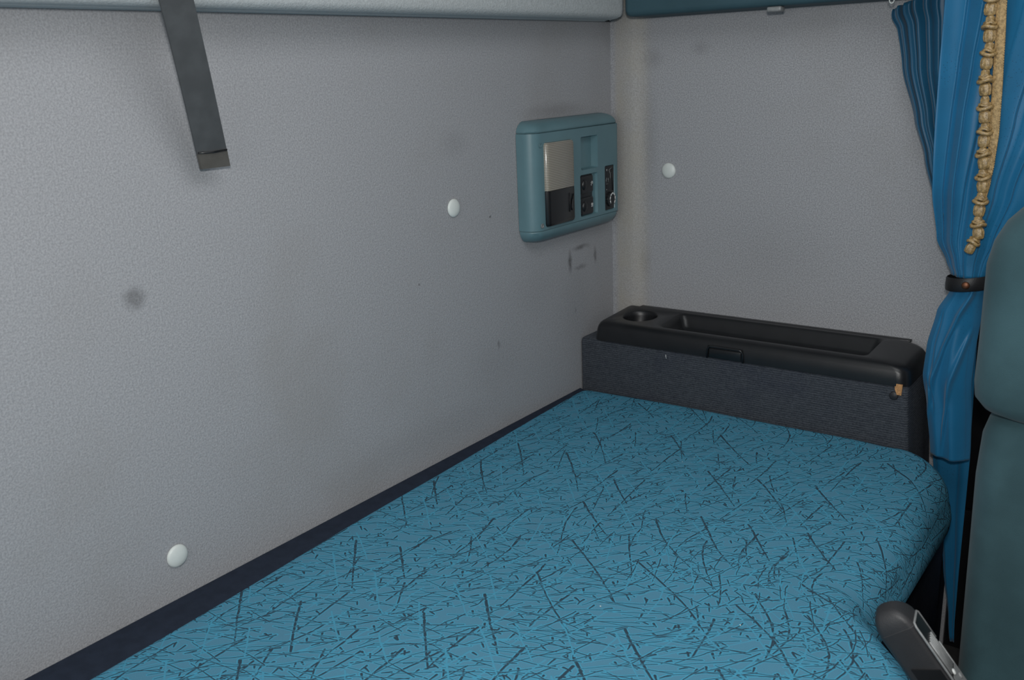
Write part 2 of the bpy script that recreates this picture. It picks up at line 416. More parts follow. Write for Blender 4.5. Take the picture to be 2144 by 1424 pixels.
bm = bmesh.new()   # end wall with the turned-in corner strip
prof = [(-.010, .003), (-.0115, -.01), (-.0125, -.03), (-.0122, -.045), (-.010, -.054), (-.005, -.062), (-.0015, -.070), (0, -.08), (0, -.30), (0, -.72)]
prof = prof + [(.05, -.72), (.05, .003)]
loft(bm, [[(x, y, z) for x, y in prof] for z in (-.45, -.2, .1, .3, .5, .7, .9, 1.25)])
structure('wall_end', bm, M_end)

bm = bmesh.new(); box(bm, (.01, -1.6, -.16), (.06, -.72, 1.25), .003); structure('trim_1', bm, M_blackg)          # door surround behind the curtain, coloured black for the shadow beside the seat
bm = bmesh.new(); box(bm, (.004, -1.6, -.45), (.06, -.7205, -.162), .003); structure('trim_2', bm, M_blackg)            # kick panel, its black colour standing in for the shaded gap there
bm = bmesh.new(); box(bm, (-2.6, -1.6, -.50), (.06, .05, -.4505)); structure('floor', bm, M_floor)
bm = bmesh.new(); box(bm, (-2.6, -1.6, 1.2505), (.06, .05, 1.30)); structure('ceiling', bm, M_upper)

# stepped-out upper wall panel over the bunk
bm = bmesh.new()
foot = [(-2.6, -.0015), (-.012, -.0015), (-.014, -.012), (-.060, -.052), (-.074, -.066), (-.083, -.073), (-.094, -.075), (-2.6, -.075)]
def inset(pts, d):
    return [(x - (d if i in (2, 3, 4, 5) else 0), y + (d if y < -.005 else 0)) for i, (x, y) in enumerate(pts)]
rings = [[(x, y, z) for x, y in inset(foot, d)] for z, d in ((.7345, .016), (.7355, .009), (.739, .0035), (.744, .001), (.752, 0), (1.2, 0))]
loft(bm, rings)
structure('wall_upper', bm, M_upper, 40)

# ================================================================== overhead locker (dark teal) above the end wall
lk = thing('overhead_locker', (-.05, -.45, .7365), 'dark teal overhead locker above the end wall, left of the curtain', 'locker')
bm = bmesh.new()
rings = [[(x, y, z) for x, y in rrect(-.094 + d, -.001, -1.2, -.079 - d, (.002, .012, .002, .002), 5)] for z, d in ((.7365, .012), (.7375, .006), (.741, .002), (.748, 0), (1.2, 0))]
loft(bm, rings); obj('locker_body', bm, M_tealdk, lk, 40)
bm = bmesh.new(); box(bm, (-.092, -.388, .7275), (-.072, -.362, .7365), .003, 3); tb = obj('latch_tab', bm, M_steel, lk); tb['label'] = 'small grey latch tab'

# ================================================================== bunk base and dark edging by the wall
def y_back(x): return -.010 - .0555 * (-(x) - .15) / 1.15 if x > -1.31 else -.0665 - .02 * min(1, (-1.31 - x))
def y_front(x):
    return -.750 - .115 * sstep(-.64, -.82, x)
bb = thing('bunk_base', (-1.1, -.35, -.45), 'dark bunk base under the blue mattress with navy edging along the grey wall', 'bunk base')
bm = bmesh.new()
sec = [(-.002, -.45), (-.002, -.134), (-.715, -.134), (-.715, -.45)]
box(bm, (-2.55, -.715, -.45), (-.0015, -.0015, -.134), .004); obj('base_box', bm, M_navy, bb, 40)
bm = bmesh.new()
rings = []
for i in range(30):
    x = -.152 - (2.5 - .152) * i / 29
    yb = y_back(x) - .004
    rings.append([(x, -.0015, -.133), (x, -.0015, -.0035), (x, yb * .5, -.005), (x, yb * .85, -.0075), (x, yb, -.013), (x, yb, -.133)])
loft(bm, rings); obj('edge_trim', bm, M_navy, bb, 40)

# ================================================================== mattress
bm = bmesh.new(); uvl = bm.loops.layers.uv.new('UVMap')
random.seed(3)
TH = .130
xs = [-.1525, -.1535, -.156, -.160, -.166, -.173, -.182, -.192, -.203, -.215] + [-.23 - .022 * i for i in range(0, 105)]
def section(x):
    e = -.1525 - x                                   # distance from the far end
    rc = .075                                        # plan radius of the far front corner
    yf = y_front(x)
    if e < rc: yf += rc - sqrt(max(0, rc * rc - (rc - e) ** 2))
    yb = y_back(x)
    if e < .03: yb -= (.03 - sqrt(max(0, .03 ** 2 - (.03 - e) ** 2))) * .8
    re = .012
    zt = 0.0 if e > re else -(re - sqrt(max(0, re * re - (re - e) ** 2)))
    pts = []
    rb, rf = .010, .054
    pts.append((yb, -TH)); pts.append((yb, -.06)); pts.append((yb, -rb))
    for i in range(1, 5):
        t = radians(90 * i / 4); pts.append((yb - rb + rb * cos(t), -rb + rb * sin(t)))
    NT = 34
    y0, y1 = yb - rb, yf + rf + .005
    for i in range(1, NT):
        y = y0 + (y1 - y0) * i / NT
        pts.append((y, .0025 * sin(pi * i / NT) ** .5 - .0025 * sstep(.85, 1, i / NT)))
    for i in range(0, 9):                            # generously rounded front edge, side bulging then tucking under
        t = radians(90 * i / 8); pts.append((yf + rf - rf * sin(t) * 1.0, -rf + rf * cos(t) - .0))
    pts += [(yf - .004, -.066), (yf - .006, -.080), (yf - .004, -.100), (yf + .004, -.115), (yf + .014, -.125), (yf + .030, -TH)]
    out = []
    for (y, z) in pts:
        dz = .0016 * sin(x * 9 + y * 5) * cos(y * 11 - x * 4) if z > -.02 else 0
        out.append((x, y, min(z, z * 1.0 + zt) + dz if z > -.05 else z))
    return out
secs = [section(x) for x in xs]
vs = [[bm.verts.new(p) for p in s] for s in secs]
arc = []
mid = secs[20]
acc = [0]
for a, b in zip(mid[:-1], mid[1:]): acc.append(acc[-1] + sqrt((a[1] - b[1]) ** 2 + (a[2] - b[2]) ** 2))
for i in range(len(vs) - 1):
    for j in range(len(vs[0]) - 1):
        f = bm.faces.new((vs[i][j], vs[i + 1][j], vs[i + 1][j + 1], vs[i][j + 1]))
        for lp, (ii, jj) in zip(f.loops, ((i, j), (i + 1, j), (i + 1, j + 1), (i, j + 1))):
            lp[uvl].uv = (xs[ii] + 3, 2 - acc[jj])
for s in (vs[0], vs[-1]):
    bm.faces.new(s)
mt = obj('mattress', bm, M_matt)
tag(mt, 'blue mattress printed with dark criss-cross strokes, lying on the bunk', 'mattress')

# ================================================================== carpeted storage box with black lid
sb = thing('storage_box', (-.075, -.34, -.133), 'charcoal carpeted storage box with black lid at the foot of the mattress', 'storage box')
bm = bmesh.new()
def boxring(z, d=0):
    k = (z + .115) / .223
    yr = -.672 + .017 * k
    return [(x, y, z) for x, y in rrect(-.1475 + d, -.0015 , yr + d, -.003 - d, (.001, .004, .006, .004), 3)]
loft(bm, [boxring(-.133), boxring(.0), boxring(.100), boxring(.1055, .0012), boxring(.1075, .004)])
bx = obj('carpeted_body', bm, M_carpet, sb, 40)
bm = bmesh.new()
for (y, z, w_, h_) in ((-.641, .1025, .013, .020),):
    b2 = bmesh.new()
    ring = [(-.1495, y - w_ / 2, z + h_ * .45), (-.1495, y + w_ / 2, z + h_ * .5), (-.1495, y + w_ * .42, z - h_ * .05), (-.1495, y + w_ * .15, z - h_ * .48), (-.1495, y - w_ * .42, z - h_ * .5)]
    loft(b2, [ring, [(-.1470, p[1], p[2]) for p in ring]]); merge(bm, b2)
ch = obj('bare_wood_patch', bm, M_wood, sb, 30); ch['label'] = 'bare wood showing through torn carpet'
bm = bmesh.new(); lathe(bm, [(.0, 0), (.0075, 0), (.0075, .001), (.006, .0022), (.0, .0028)], (-.1474, -.634, .0895), (-1, 0, 0), 20)
sn = obj('snap_stud', bm, M_greyplas, sb); sn['label'] = 'round grey snap stud'
bm = bmesh.new(); tube(bm, [(-.1484, -.2008, .0985), (-.1492, -.2015, .095), (-.1486, -.2022, .0905)], .0006, 6)
th = obj('loose_thread', bm, M_mark, sb); th['label'] = 'pale loose thread'

bm = bmesh.new()                                     # lid
def slope(x): return (x + .147) * .055
def lidring(z, df, dr, db, dl, r):
    return [(x, y, z + slope(x) * (1 if z > .12 else .2)) for x, y in rrect(-.1505 + df, -.0155 - db, -.657 + dr, -.036 - dl, r, 7)]
R4 = (.006, .014, .020, .018)
rings = [lidring(.1075, .001, .000, 0, .000, R4), lidring(.118, .0008, .001, 0, .0008, R4), lidring(.130, .0022, .003, 0, .0022, R4), lidring(.1365, .0040, .0085, 0, .004, R4),
         lidring(.1408, .0070, .017, .0005, .0062, R4), lidring(.1435, .0110, .028, .001, .009, R4), lidring(.1450, .0165, .042, .0015, .0125, R4)]
v = loft(bm, rings, True, True, False)
top = v[-1]
zt = lambda x: .145 + slope(x)
def loop(pts): return [bm.verts.new((x, y, zt(x))) for x, y in pts]
cup_c = (-.0765, -.104); cup_r = .037
cup = loop([(cup_c[0] + cup_r * cos(2 * pi * i / 40), cup_c[1] + cup_r * sin(2 * pi * i / 40)) for i in range(40)])
rec_pts = rrect(-.126, -.026, -.580, -.170, (.014, .014, .012, .012), 6)
rec = loop(rec_pts)
fill_holes(bm, [top, cup, rec])
def sink(lp, cx, cy, steps, n):
    prev = lp
    for (s, dz) in steps:
        cur = []
        for q in lp:
            d = Vector((q.co.x - cx, q.co.y - cy, 0)); L = d.length
            cur.append(bm.verts.new((cx + d.x * (L - s) / L, cy + d.y * (L - s) / L, q.co.z + dz)))
        for i in range(len(lp)):
            j = (i + 1) % len(lp); bm.faces.new((prev[i], prev[j], cur[j], cur[i]))
        prev = cur
    bm.faces.new(prev)
sink(cup, *cup_c, [(.001, -.0008), (.0025, -.003), (.0040, -.010), (.0055, -.030), (.008, -.036)], 40)
# recess sinks with per-side inset
prev = rec
for (d, dz, r_) in ((.0015, -.001, .013), (.0035, -.004, .012), (.006, -.012, .012), (.009, -.024, .012), (.014, -.029, .010)):
    pts = rrect(-.126 + d, -.026 - d, -.580 + d * 1.3, -.170 - d * 1.5, r_, 6)
    cur = [bm.verts.new((x, y, zt(x) + dz)) for x, y in pts]
    for i in range(len(rec)):
        j = (i + 1) % len(rec); bm.faces.new((prev[i], prev[j], cur[j], cur[i]))
    prev = cur
bm.faces.new(prev)
lid = obj('lid', bm, M_black, sb, 50); lid['label'] = 'black plastic lid with cup hole and long tray'
bm = bmesh.new(); box(bm, (-.0140, -.622, .1470), (-.0015, -.068, .1516), .0012); obj('hinge_flange', bm, M_black, lid)
bm = bmesh.new()                                     # arched finger notch in the lid front
N = 14
arch = [(-.1525, -.289, .108)] + [(-.1525 + .004 * sin(pi * 1) * 0, -.325 + .036 * cos(pi - pi * i / N) * (1 if True else 1), .108 + .0235 * (sin(pi * i / N) ** .35)) for i in range(1, N)] + [(-.1525, -.361, .108)]
arch = []
for i in range(N + 1):
    t = i / N
    a = pi * t
    yy = -.2895 - (.0725) * (0.5 - .5 * cos(a)); zz = .109 + .0215 * min(1, sin(a) * 2.2) ** .6 if 0 < i < N else .107
    arch.append((-.1503 + (-.0012 if zz > .112 else 0) , yy, zz))
tube(bm, arch, .0024, 8)
obj('finger_notch_rim', bm, M_black, lid)
bm = bmesh.new(); box(bm, (-.1512, -.358, .1075), (-.147, -.293, .1265), .0015); obj('finger_notch', bm, M_blackg, lid)

# ================================================================== bunk control panel
cp = thing('control_panel', (-.2, -.001, .335), 'teal bunk control panel with reading lamp and switches on the grey wall', 'control panel')
def panel_prof(d, yf=-.040):
    x0, x1 = -.347 + d, -.046 - d; y1 = yf + d
    pts = [(x0, -.001)]
    rl, rr = .026, .012
    for i in range(8):
        t = radians(90 * i / 7); pts.append((x0 + rl - rl * cos(t), y1 + rl * .95 - rl * .95 * sin(t)))
    for i in range(6):
        t = radians(90 * i / 5); pts.append((x1 - rr + rr * sin(t), y1 + rr - rr * cos(t)))
    pts.append((x1, -.001))
    return pts
Z0, Z1 = .3615, .5375
bm = bmesh.new()
FX0, FX1 = -.347 + .026, -.046 - .012                # flat part of the front
pr = panel_prof(0)
left = [p for p in pr if p[0] <= FX0 + 1e-6]; right = [p for p in pr if p[0] >= FX1 - 1e-6]
loft(bm, [[(x, y, Z0) for x, y in left], [(x, y, Z1) for x, y in left]], closed=False)
loft(bm, [[(x, y, Z0) for x, y in right], [(x, y, Z1) for x, y in right]], closed=False)
holes = [(-.1915, -.1305, .4575, .5205, .0145), (-.1955, -.1325, .3675, .4485, .006), (-.1045, -.0665, .3665, .4570, .003)]
outer = [bm.verts.new((x, -.040, z)) for x, z in ((FX0, Z0), (FX1, Z0), (FX1, Z1), (FX0, Z1))]
loops_ = [outer]
for (a, b, c, d, dep) in holes:
    pts = rrect(a, b, c, d, .0035, 3)
    lp = [bm.verts.new((x, -.040, z)) for x, z in pts]; loops_.append(lp)
fill_holes(bm, loops_)
for lp, (a, b, c, d, dep) in zip(loops_[1:], holes):
    cx, cz = (a + b) / 2, (c + d) / 2
    cur = [bm.verts.new((q.co.x + (.0015 if q.co.x < cx else -.0015), -.040 + dep, q.co.z + (.0015 if q.co.z < cz else -.0015))) for q in lp]
    for i in range(len(lp)):
        j = (i + 1) % len(lp); bm.faces.new((lp[i], lp[j], cur[j], cur[i]))
    bm.faces.new(cur)
hs = obj('housing', bm, M_teal, cp, 35)
def cap(zs, name):
    bm = bmesh.new(); rings = []
    for z, d in zs:
        rings.append([(x, y, z) for x, y in panel_prof(d, -.040)])
    loft(bm, rings); return obj(name, bm, M_teal, cp, 40)
cap([(Z1 - .001, .0045), (Z1 + .0012, .0022), (Z1 + .004, .0016), (Z1 + .010, .004), (Z1 + .015, .008), (Z1 + .019, .014), (Z1 + .0215, .022)], 'top_cap')
cap([(Z0 + .001, .0045), (Z0 - .0012, .0022), (Z0 - .004, .0016), (Z0 - .011, .004), (Z0 - .017, .008), (Z0 - .022, .014), (Z0 - .0245, .022)], 'bottom_cap')
# reading lamp
lampx0, lampx1, lz0, lzm, lz1 = -.3165, -.2265, .3675, .4325, .5200
def lamp_ring(z, d=0):
    return [(x, y, z) for x, y in [(lampx0 + d, -.0395)] + [(lampx0 + d + .009 - .009 * cos(radians(90 * i / 5)), -.0395 - (.0085 - d) * sin(radians(90 * i / 5))) for i in range(1, 6)] + [(lampx1 - .003 - d, -.048 + d), (lampx1 - d, -.046 + d), (lampx1 - d, -.0395)]]
bm = bmesh.new(); loft(bm, [lamp_ring(lz0 - .0008), lamp_ring(lz1 - .002)])
for q in bm.verts:
    q.co.y = -.0395 + (q.co.y + .0395) * .25
    q.co.x += -.003 if q.co.x > -.27 else .003
lamp = obj('reading_lamp', bm, M_blackg, cp, 40); lamp['label'] = 'reading lamp frame'
bm = bmesh.new(); loft(bm, [lamp_ring(lzm + .0004), lamp_ring(lz1 - .006), lamp_ring(lz1 - .002, .0012), lamp_ring(lz1, .004)])
le = obj('lens', bm, M_lens, lamp, 40); le['label'] = 'ribbed grey lamp lens'
bm = bmesh.new(); loft(bm, [lamp_ring(lz0, .003), lamp_ring(lz0 + .002, .001), lamp_ring(lz0 + .006), lamp_ring(lzm - .0004)])
sw = obj('lamp_switch', bm, M_blackg, lamp, 40); sw['label'] = 'black lamp switch block'
bm = bmesh.new()
tube(bm, [(-.2455, -.0482, .4215), (-.2455, -.0482, .386)], .0006, 6)
tube(bm, [(-.232, -.0480, .4185), (-.2375, -.0484, .408), (-.2395, -.0484, .394), (-.2375, -.0484, .388)], .0007, 6)
obj('switch_mark', bm, M_greyplas, lamp)
# switch block with two rockers
bm = bmesh.new(); box(bm, (-.1935, -.0352, .3695), (-.1455, -.034, .4465), .001)
sbk = obj('switch_block', bm, M_black, cp, 40)
for zc, gl in ((.4285, 'F'), (.3865, 'H')):
    bm = bmesh.new()
    rings = [[(x, -.0352 - h, z) for x, z in rrect(-.1925 + d, -.1475 - d, zc - .0165 + d, zc + .0165 - d, .003, 3)] for d, h in ((0, 0), (0, .003), (.0012, .0042), (.003, .0045))]
    loft(bm, rings)
    rk = obj('rocker_switch', bm, M_blackg, sbk, 40)
    bm = bmesh.new(); b2 = bmesh.new(); bmesh.ops.create_uvsphere(b2, u_segments=16, v_segments=10, radius=1)
    merge(bm, b2, Matrix.Translation((-.181, -.0388, zc)) @ Matrix.Diagonal((.0085, .0055, .0105, 1)))
    obj('thumb_dome', bm, M_black, sbk)
    bm = bmesh.new()
    def bar(x0, x1, z0_, z1_): box(bm, (x0, -.0402, z0_), (x1, -.0396, z1_))
    if gl == 'F':
        bar(-.1565, -.1505, zc + .003, zc + .0045); bar(-.1565, -.1552, zc - .004, zc + .0045); bar(-.1565, -.152, zc - .0005, zc + .001); bar(-.1512, -.1502, zc - .001, zc + .0045)
    else:
        bar(-.1565, -.1552, zc - .004, zc + .004); bar(-.1542, -.1530, zc - .004, zc + .004); bar(-.1518, -.1506, zc - .004, zc + .004); bar(-.1565, -.1506, zc + .0025, zc + .0038); bar(-.1565, -.1506, zc - .001, zc + .0002)
    obj('switch_symbol', bm, M_mark, sbk)
# heater control strip
bm = bmesh.new(); box(bm, (-.1030, -.0392, .3680), (-.0680, -.037, .4555), .001)
hc = obj('heater_control', bm, M_black, cp, 40)
bm = bmesh.new()
prof = [(.0, 0), (.0150, 0), (.0150, .003), (.0140, .0045), (.009, .005), (.0085, .0062), (0, .0064)]
lathe(bm, prof, (-.0850, -.0392, .3885), (0, -1, 0), 36)
for i, q in enumerate(bm.verts):
    d = Vector((q.co.x + .085, 0, q.co.z - .3885))
    if d.length > .0142 and (round(math.atan2(d.z, d.x) / (2 * pi / 36)) % 2): q.co.x -= d.x * .07; q.co.z -= d.z * .07
obj('dial', bm, M_blackg, hc, 30)
bm = bmesh.new()
for i in range(7):                                    # broken white ring round the dial, open at the bottom
    a0 = radians(-50 + 40 * i); a1 = a0 + radians(33)
    pin, pout = [], []
    for s in range(5):
        a = a0 + (a1 - a0) * s / 4
        pin.append((-.083 + .0082 * cos(a), -.0449, .389 + .0098 * sin(a))); pout.append((-.083 + .0112 * cos(a), -.0449, .389 + .0130 * sin(a)))
    ring = pin + pout[::-1]
    loft(bm, [ring, [(x, y - .0006, z) for x, y, z in ring]])
obj('dial_scale', bm, M_mark, hc)
bm = bmesh.new()
lathe(bm, [(0, 0), (.0024, 0), (.0022, .0006), (0, .0008)], (-.0955, -.0392, .4480), (0, -1, 0), 12)
lathe(bm, [(0, 0), (.0014, 0), (.0013, .0005), (0, .0006)], (-.0968, -.0392, .4090), (0, -1, 0), 10)
for pts in ([(-.088, .4465), (-.082, .450), (-.074, .4505)], [(-.086, .446), (-.084, .4395), (-.079, .440), (-.0785, .446)], [(-.099, .430), (-.0985, .424), (-.093, .4235), (-.0925, .431)], [(-.0965, .433), (-.0965, .427)], [(-.090, .432), (-.0895, .4235), (-.084, .424), (-.0825, .431), (-.082, .442)], [(-.0985, .4205), (-.090, .420)]):
    tube(bm, [(x, -.0394, z) for x, z in pts], .00042, 5)
obj('heater_symbols', bm, M_steel, hc)
bm = bmesh.new(); tube(bm, [(-.0735, -.0396, .450), (-.0725, -.0396, .43), (-.0725, -.0396, .405)], .0011, 6); obj('slider_rail', bm, M_greyplas, hc)
for zz in (.5165, .3705):
    bm = bmesh.new(); lathe(bm, [(0, 0), (.0048, 0), (.0046, .0008), (.003, .0012), (.0026, .0002), (0, .0002)], (-.3265 + (.001 if zz > .5 else 0), -.0395, zz), (0, -1, 0), 18)
    obj('screw', bm, M_teal if zz > .5 else M_steel, cp)

# ================================================================== trim buttons
def button(loc, axis, label):
    bm = bmesh.new()
    lathe(bm, [(0, .0005), (.0155, .0005), (.0155, .0015), (.0148, .0030), (.0125, .0045), (.008, .0058), (.003, .0064), (0, .0065)], (0, 0, 0), axis, 32)
    o = obj('trim_button', bm, M_button); o.location = loc
    return tag(o, label, 'button', 'pale trim buttons on the walls')
button((-.5305, 0, .4300), (0, -1, 0), 'round pale trim button on the grey wall, left of the teal control panel')
button((-1.1285, 0, .0560), (0, -1, 0), 'round pale trim button low on the wall, just above the navy edging')
button((0, -.1285, .4395), (-1, 0, 0), 'round pale trim button on the end wall above the black lid')

# ================================================================== hanging strap
st = thing('hanging_strap', (-1.012, -.025, .5485), 'dark grey webbing strap hanging down in front of the grey wall', 'strap')
def strap_pt(s, side):                                # s from the hem (0) to above the frame (1)
    c = Vector((-1.0120 - .1100 * s, -.025 - .097 * s, .5485 + .30 * s)) + Vector((.002 * sin(3 * s), 0, 0))
    return c + Vector((side * .0212, -side * .001, 0))
bm = bmesh.new(); rings = []
for i in range(25):
    s = .062 + (1 - .062) * i / 24
    a, b = strap_pt(s, -1), strap_pt(s, 1); n_ = Vector((0, -.0011, 0))
    rings.append([a + n_, (a + b) / 2 + n_ * 1.5, b + n_, b - n_, (a + b) / 2 - n_ * .5, a - n_])
loft(bm, rings); obj('webbing', bm, M_strap, st, 60)
bm = bmesh.new(); rings = []
for i in range(5):
    s = .064 * i / 4
    a, b = strap_pt(s, -1), strap_pt(s, 1); n_ = Vector((0, -.0022, 0))
    a.x += .0008; b.x -= .0004
    rings.append([a + n_, b + n_, b - n_, a - n_])
loft(bm, rings); hm = obj('folded_hem', bm, M_strap2, st, 60); hm['label'] = 'brownish folded hem'
bm = bmesh.new(); a, b = strap_pt(.068, -1), strap_pt(.068, 1)
tube(bm, [a + Vector((.001, -.0024, 0)), (a + b) / 2 + Vector((0, -.0032, -.0006)), b + Vector((-.001, -.0024, .0005))], .0013, 6); obj('stitch_line', bm, M_blackg, st)

# ================================================================== curtains
def cloth(name, xplane, tab, nfold, amp, seed, z_rows, mat, parent, ncol=150, lean=0.0, thick=.0011, extra=None, flare=0, zoff=None):
    rnd = random.Random(seed)
    ph = [rnd.uniform(0, 2 * pi) for _ in range(6)]
    bm = bmesh.new(); rows = []
    for z in z_rows:
        yl, yr = interp(tab, z)[:2]
        if flare: yl += flare * sstep(.690, .712, z) * (1 - .5 * sstep(.716, .73, z))
        am = amp * interp(tab, z)[2] if len(tab[0]) > 3 else amp
        row = []
        for i in range(ncol + 1):
            t = i / ncol
            tt = t + .012 * sin(2 * pi * t * 2.3 + ph[3]) + .01 * sin(z * 9 + ph[4] + t * 5)
            s = sin(2 * pi * nfold * tt + ph[0]); s = math.copysign(abs(s) ** .75, s)
            f = s * .62 + .26 * sin(2 * pi * nfold * 1.73 * tt + ph[1] + z * 2.0) + .14 * sin(2 * pi * nfold * .47 * tt + ph[2] + z * 5)
            x = xplane(z, t) - am * f
            y = yl + (yr - yl) * t + am * .35 * cos(2 * pi * nfold * tt + ph[0]) * sin(pi * t)
            if extra: x += extra(t, z)
            row.append((x, y, z + (zoff(t, z) if zoff else 0)))
        rows.append(row)
    loft(bm, rows, closed=False)
    o = obj(name, bm, mat, parent)
    md = o.modifiers.new('thickness', 'SOLIDIFY'); md.thickness = thick; md.offset = 0
    return o
def zr(a, b, n): return [a + (b - a) * i / n for i in range(n + 1)]

bc = thing('pleated_curtain', (-.05, -.67, -.44), 'shaded blue tightly pleated curtain behind the gold fringed one', 'curtain')
tabb = [(.730, -.566, -.70, 1.0), (.72, -.566, -.70, 1), (.629, -.582, -.695, .95), (.543, -.607, -.695, .85), (.481, -.627, -.70, .75), (.41, -.647, -.71, .6), (.346, -.660, -.72, .5), (.298, -.684, -.735, .35), (.26, -.690, -.735, .35), (.16, -.700, -.738, .5), (.03, -.692, -.742, .6), (-.03, -.682, -.745, .6), (-.12, -.692, -.745, .5), (-.25, -.717, -.745, .5), (-.36, -.735, -.746, .25), (-.42, -.742, -.749, .15)]
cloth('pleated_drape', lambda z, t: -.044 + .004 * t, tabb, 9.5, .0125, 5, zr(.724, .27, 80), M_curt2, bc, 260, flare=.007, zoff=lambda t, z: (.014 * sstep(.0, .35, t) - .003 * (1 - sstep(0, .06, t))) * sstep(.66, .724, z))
cloth('lower_drape', lambda z, t: -.050, tabb, 1.6, .007, 6, zr(.268, -.405, 60), M_curt, bc, 70)

fc = thing('fringed_curtain', (-.12, -.72, -.02), 'bright blue tied curtain with gold fringe, in front of the pleated one', 'curtain')
tabf = [(.738, -.657, -.90, 1.0), (.712, -.657, -.89, 1), (.627, -.6565, -.865, 1), (.546, -.657, -.84, .95), (.433, -.660, -.805, .8), (.355, -.671, -.775, .6), (.318, -.689, -.757, .45), (.300, -.697, -.752, .4)]
def knife(t, z):
    # pressed pleats: each steps back sharply at its edge and comes forward slowly
    d = 0
    for e, h in ((.115, .006), (.255, .007), (.33, .004), (.62, .007), (.80, .006)):
        e2 = e + .02 * sin(z * 6 + e * 30)
        if t > e2: d += h * sstep(e2, e2 + .010, t) * (1 - sstep(e2 + .01, e2 + .16, t))
    return d * (.35 + .65 * sstep(.3, .45, z))
def xf(z, t):
    g = sstep(.30, .5, z)
    return -.098 - .022 * sin(pi * min(1, t * 1.0)) * (1 - g * .3) - .016 * g
cloth('upper_drape', xf, tabf, 3.0, .0070, 12, zr(.738, .297, 90), M_curt, fc, 260, extra=knife)
tabl = [(.290, -.699, -.752, .35), (.273, -.699, -.752, .4), (.234, -.681, -.749, .6), (.175, -.671, -.7455, .8), (.123, -.669, -.745, .9), (.064, -.681, -.750, .9), (-.017, -.692, -.7535, .8)]
ld = cloth('lower_drape', lambda z, t: -.098 - .020 * sin(pi * t) - .01 * sstep(.27, .1, z), tabl, 1.5, .0065, 21, zr(.290, -.0165, 90), M_curt, fc, 150, extra=lambda t, z: -.007 * math.exp(-((t - (.30 + (z - .15) * 3.2)) / .055) ** 2) * sstep(.02, .10, z) - .006 * math.exp(-((t - (.40 + (z - .03) * 2.6)) / .045) ** 2) * sstep(-.02, .05, z) * (1 - sstep(.16, .23, z)) + .004 * math.exp(-((t - .16) / .03) ** 2) * sstep(.05, .1, z) * (1 - sstep(.2, .25, z)))
bm = bmesh.new(); pts = []
for i in range(30):
    t = i / 29; pts.append((-.115 - .020 * sin(pi * t), -.6925 - .0605 * t, -.0168 - .0015 * sin(t * 7)))
# gold fringe on the leading edge of the overlay: braid and silk tufts
def fr_x(z): return -.147 - .002 * sstep(.5, .35, z)
braid = [(.738, -.7362, -.7495), (.7197, -.7367, -.7500), (.6529, -.7403, -.7531), (.5844, -.7426, -.7556), (.5284, -.7437, -.7568), (.4856, -.7463, -.7548), (.4531, -.7452, -.7518), (.4311, -.7438, -.7485), (.415, -.7445, -.7465)]
bm = bmesh.new(); rings = []
for z in zr(.738, .416, 180):
    a_, b_ = interp(braid, z); x = fr_x(z); wd = a_ - b_; a_ += .0015
    rip = .0008 * sin(z * 2 * pi / .0062); rip2 = .0007 * sin(z * 2 * pi / .0035)
    ys = [a_, a_ - wd * .10, a_ - wd * .18, a_ - wd * .45 + rip * .6, a_ - wd * .7 - rip * .6, a_ - wd * .88, b_ + rip2]
    xs_ = [x - .0012, x - .0030 - rip2, x - .0008, x - .0028 - rip, x - .0028 + rip, x - .0010, x - .0022]
    rings.append([(xx, yy, z) for xx, yy in zip(xs_, ys)] + [(x + .0014, b_, z), (x + .0014, a_, z)])
loft(bm, rings); br = obj('fringe_braid', bm, M_gold, fc, 60); br['label'] = 'gold woven braid'
rnd = random.Random(8)
barrels = [(-.7304, .7082), (-.7325, .6707), (-.7321, .6322), (-.7336, .5938), (-.7365, .5541), (-.7384, .5181), (-.7413, .4853), (-.7431, .4499), (-.7416, .4132), (-.7434, .3778), (-.7339, .3529)]
def tuft(yc, zc, ax, s=1.0, h=.038):
    # silk tuft: a fat barrel, a twisted ring above it and a small cone of loops on top
    bm = bmesh.new(); ax = Vector(ax).normalized(); o_ = Vector((fr_x(zc) - .003, yc, zc)); fw = Vector((-1, 0, 0))
    side = ax.cross(fw).normalized()
    def at(a, r, hh, sq=.75): return o_ + ax * hh + side * (cos(a) * r) + fw * (sin(a) * r * sq)
    prof = [(.0005, -.0100), (.0058, -.0098), (.0076, -.0078), (.0084, -.0030), (.0086, .0020), (.0078, .0062), (.0056, .0086), (.0045, .0095)]
    rings = []
    for r, hh in prof:
        rings.append([at(2 * pi * i / 20, r * s * (1 + (.07 if i % 2 else -.07)) + rnd.uniform(-1, 1) * .0004, hh * s) for i in range(20)])
    loft(bm, rings)
    c = .0125 * s; ph = rnd.uniform(0, 6)
    tube(bm, [at(2 * pi * i / 18, .0098 * s, c + .0016 * sin(2 * pi * i / 18 * 2 + ph), .8) for i in range(18)], .0032 * s, 8, closed=True)
    tube(bm, [at(2 * pi * i / 14 , .0078 * s, c + .0052 * s + .0014 * sin(2 * pi * i / 14 * 3 + ph), .8) for i in range(14)], .0025 * s, 7, closed=True)
    top_ = max(.022 * s, h - .010 * s)
    rings = []
    for r, hh in ((.0066, c + .004), (.0070, c + .0075), (.0058, (c + top_) / 2 + .003), (.0052, top_ - .0015), (.003, top_ + .001)):
        rings.append([at(2 * pi * i / 12 + hh * 120, r * s * (1 + (.16 if i % 3 == 0 else -.05)), hh) for i in range(12)])
    loft(bm, rings)
    return bm
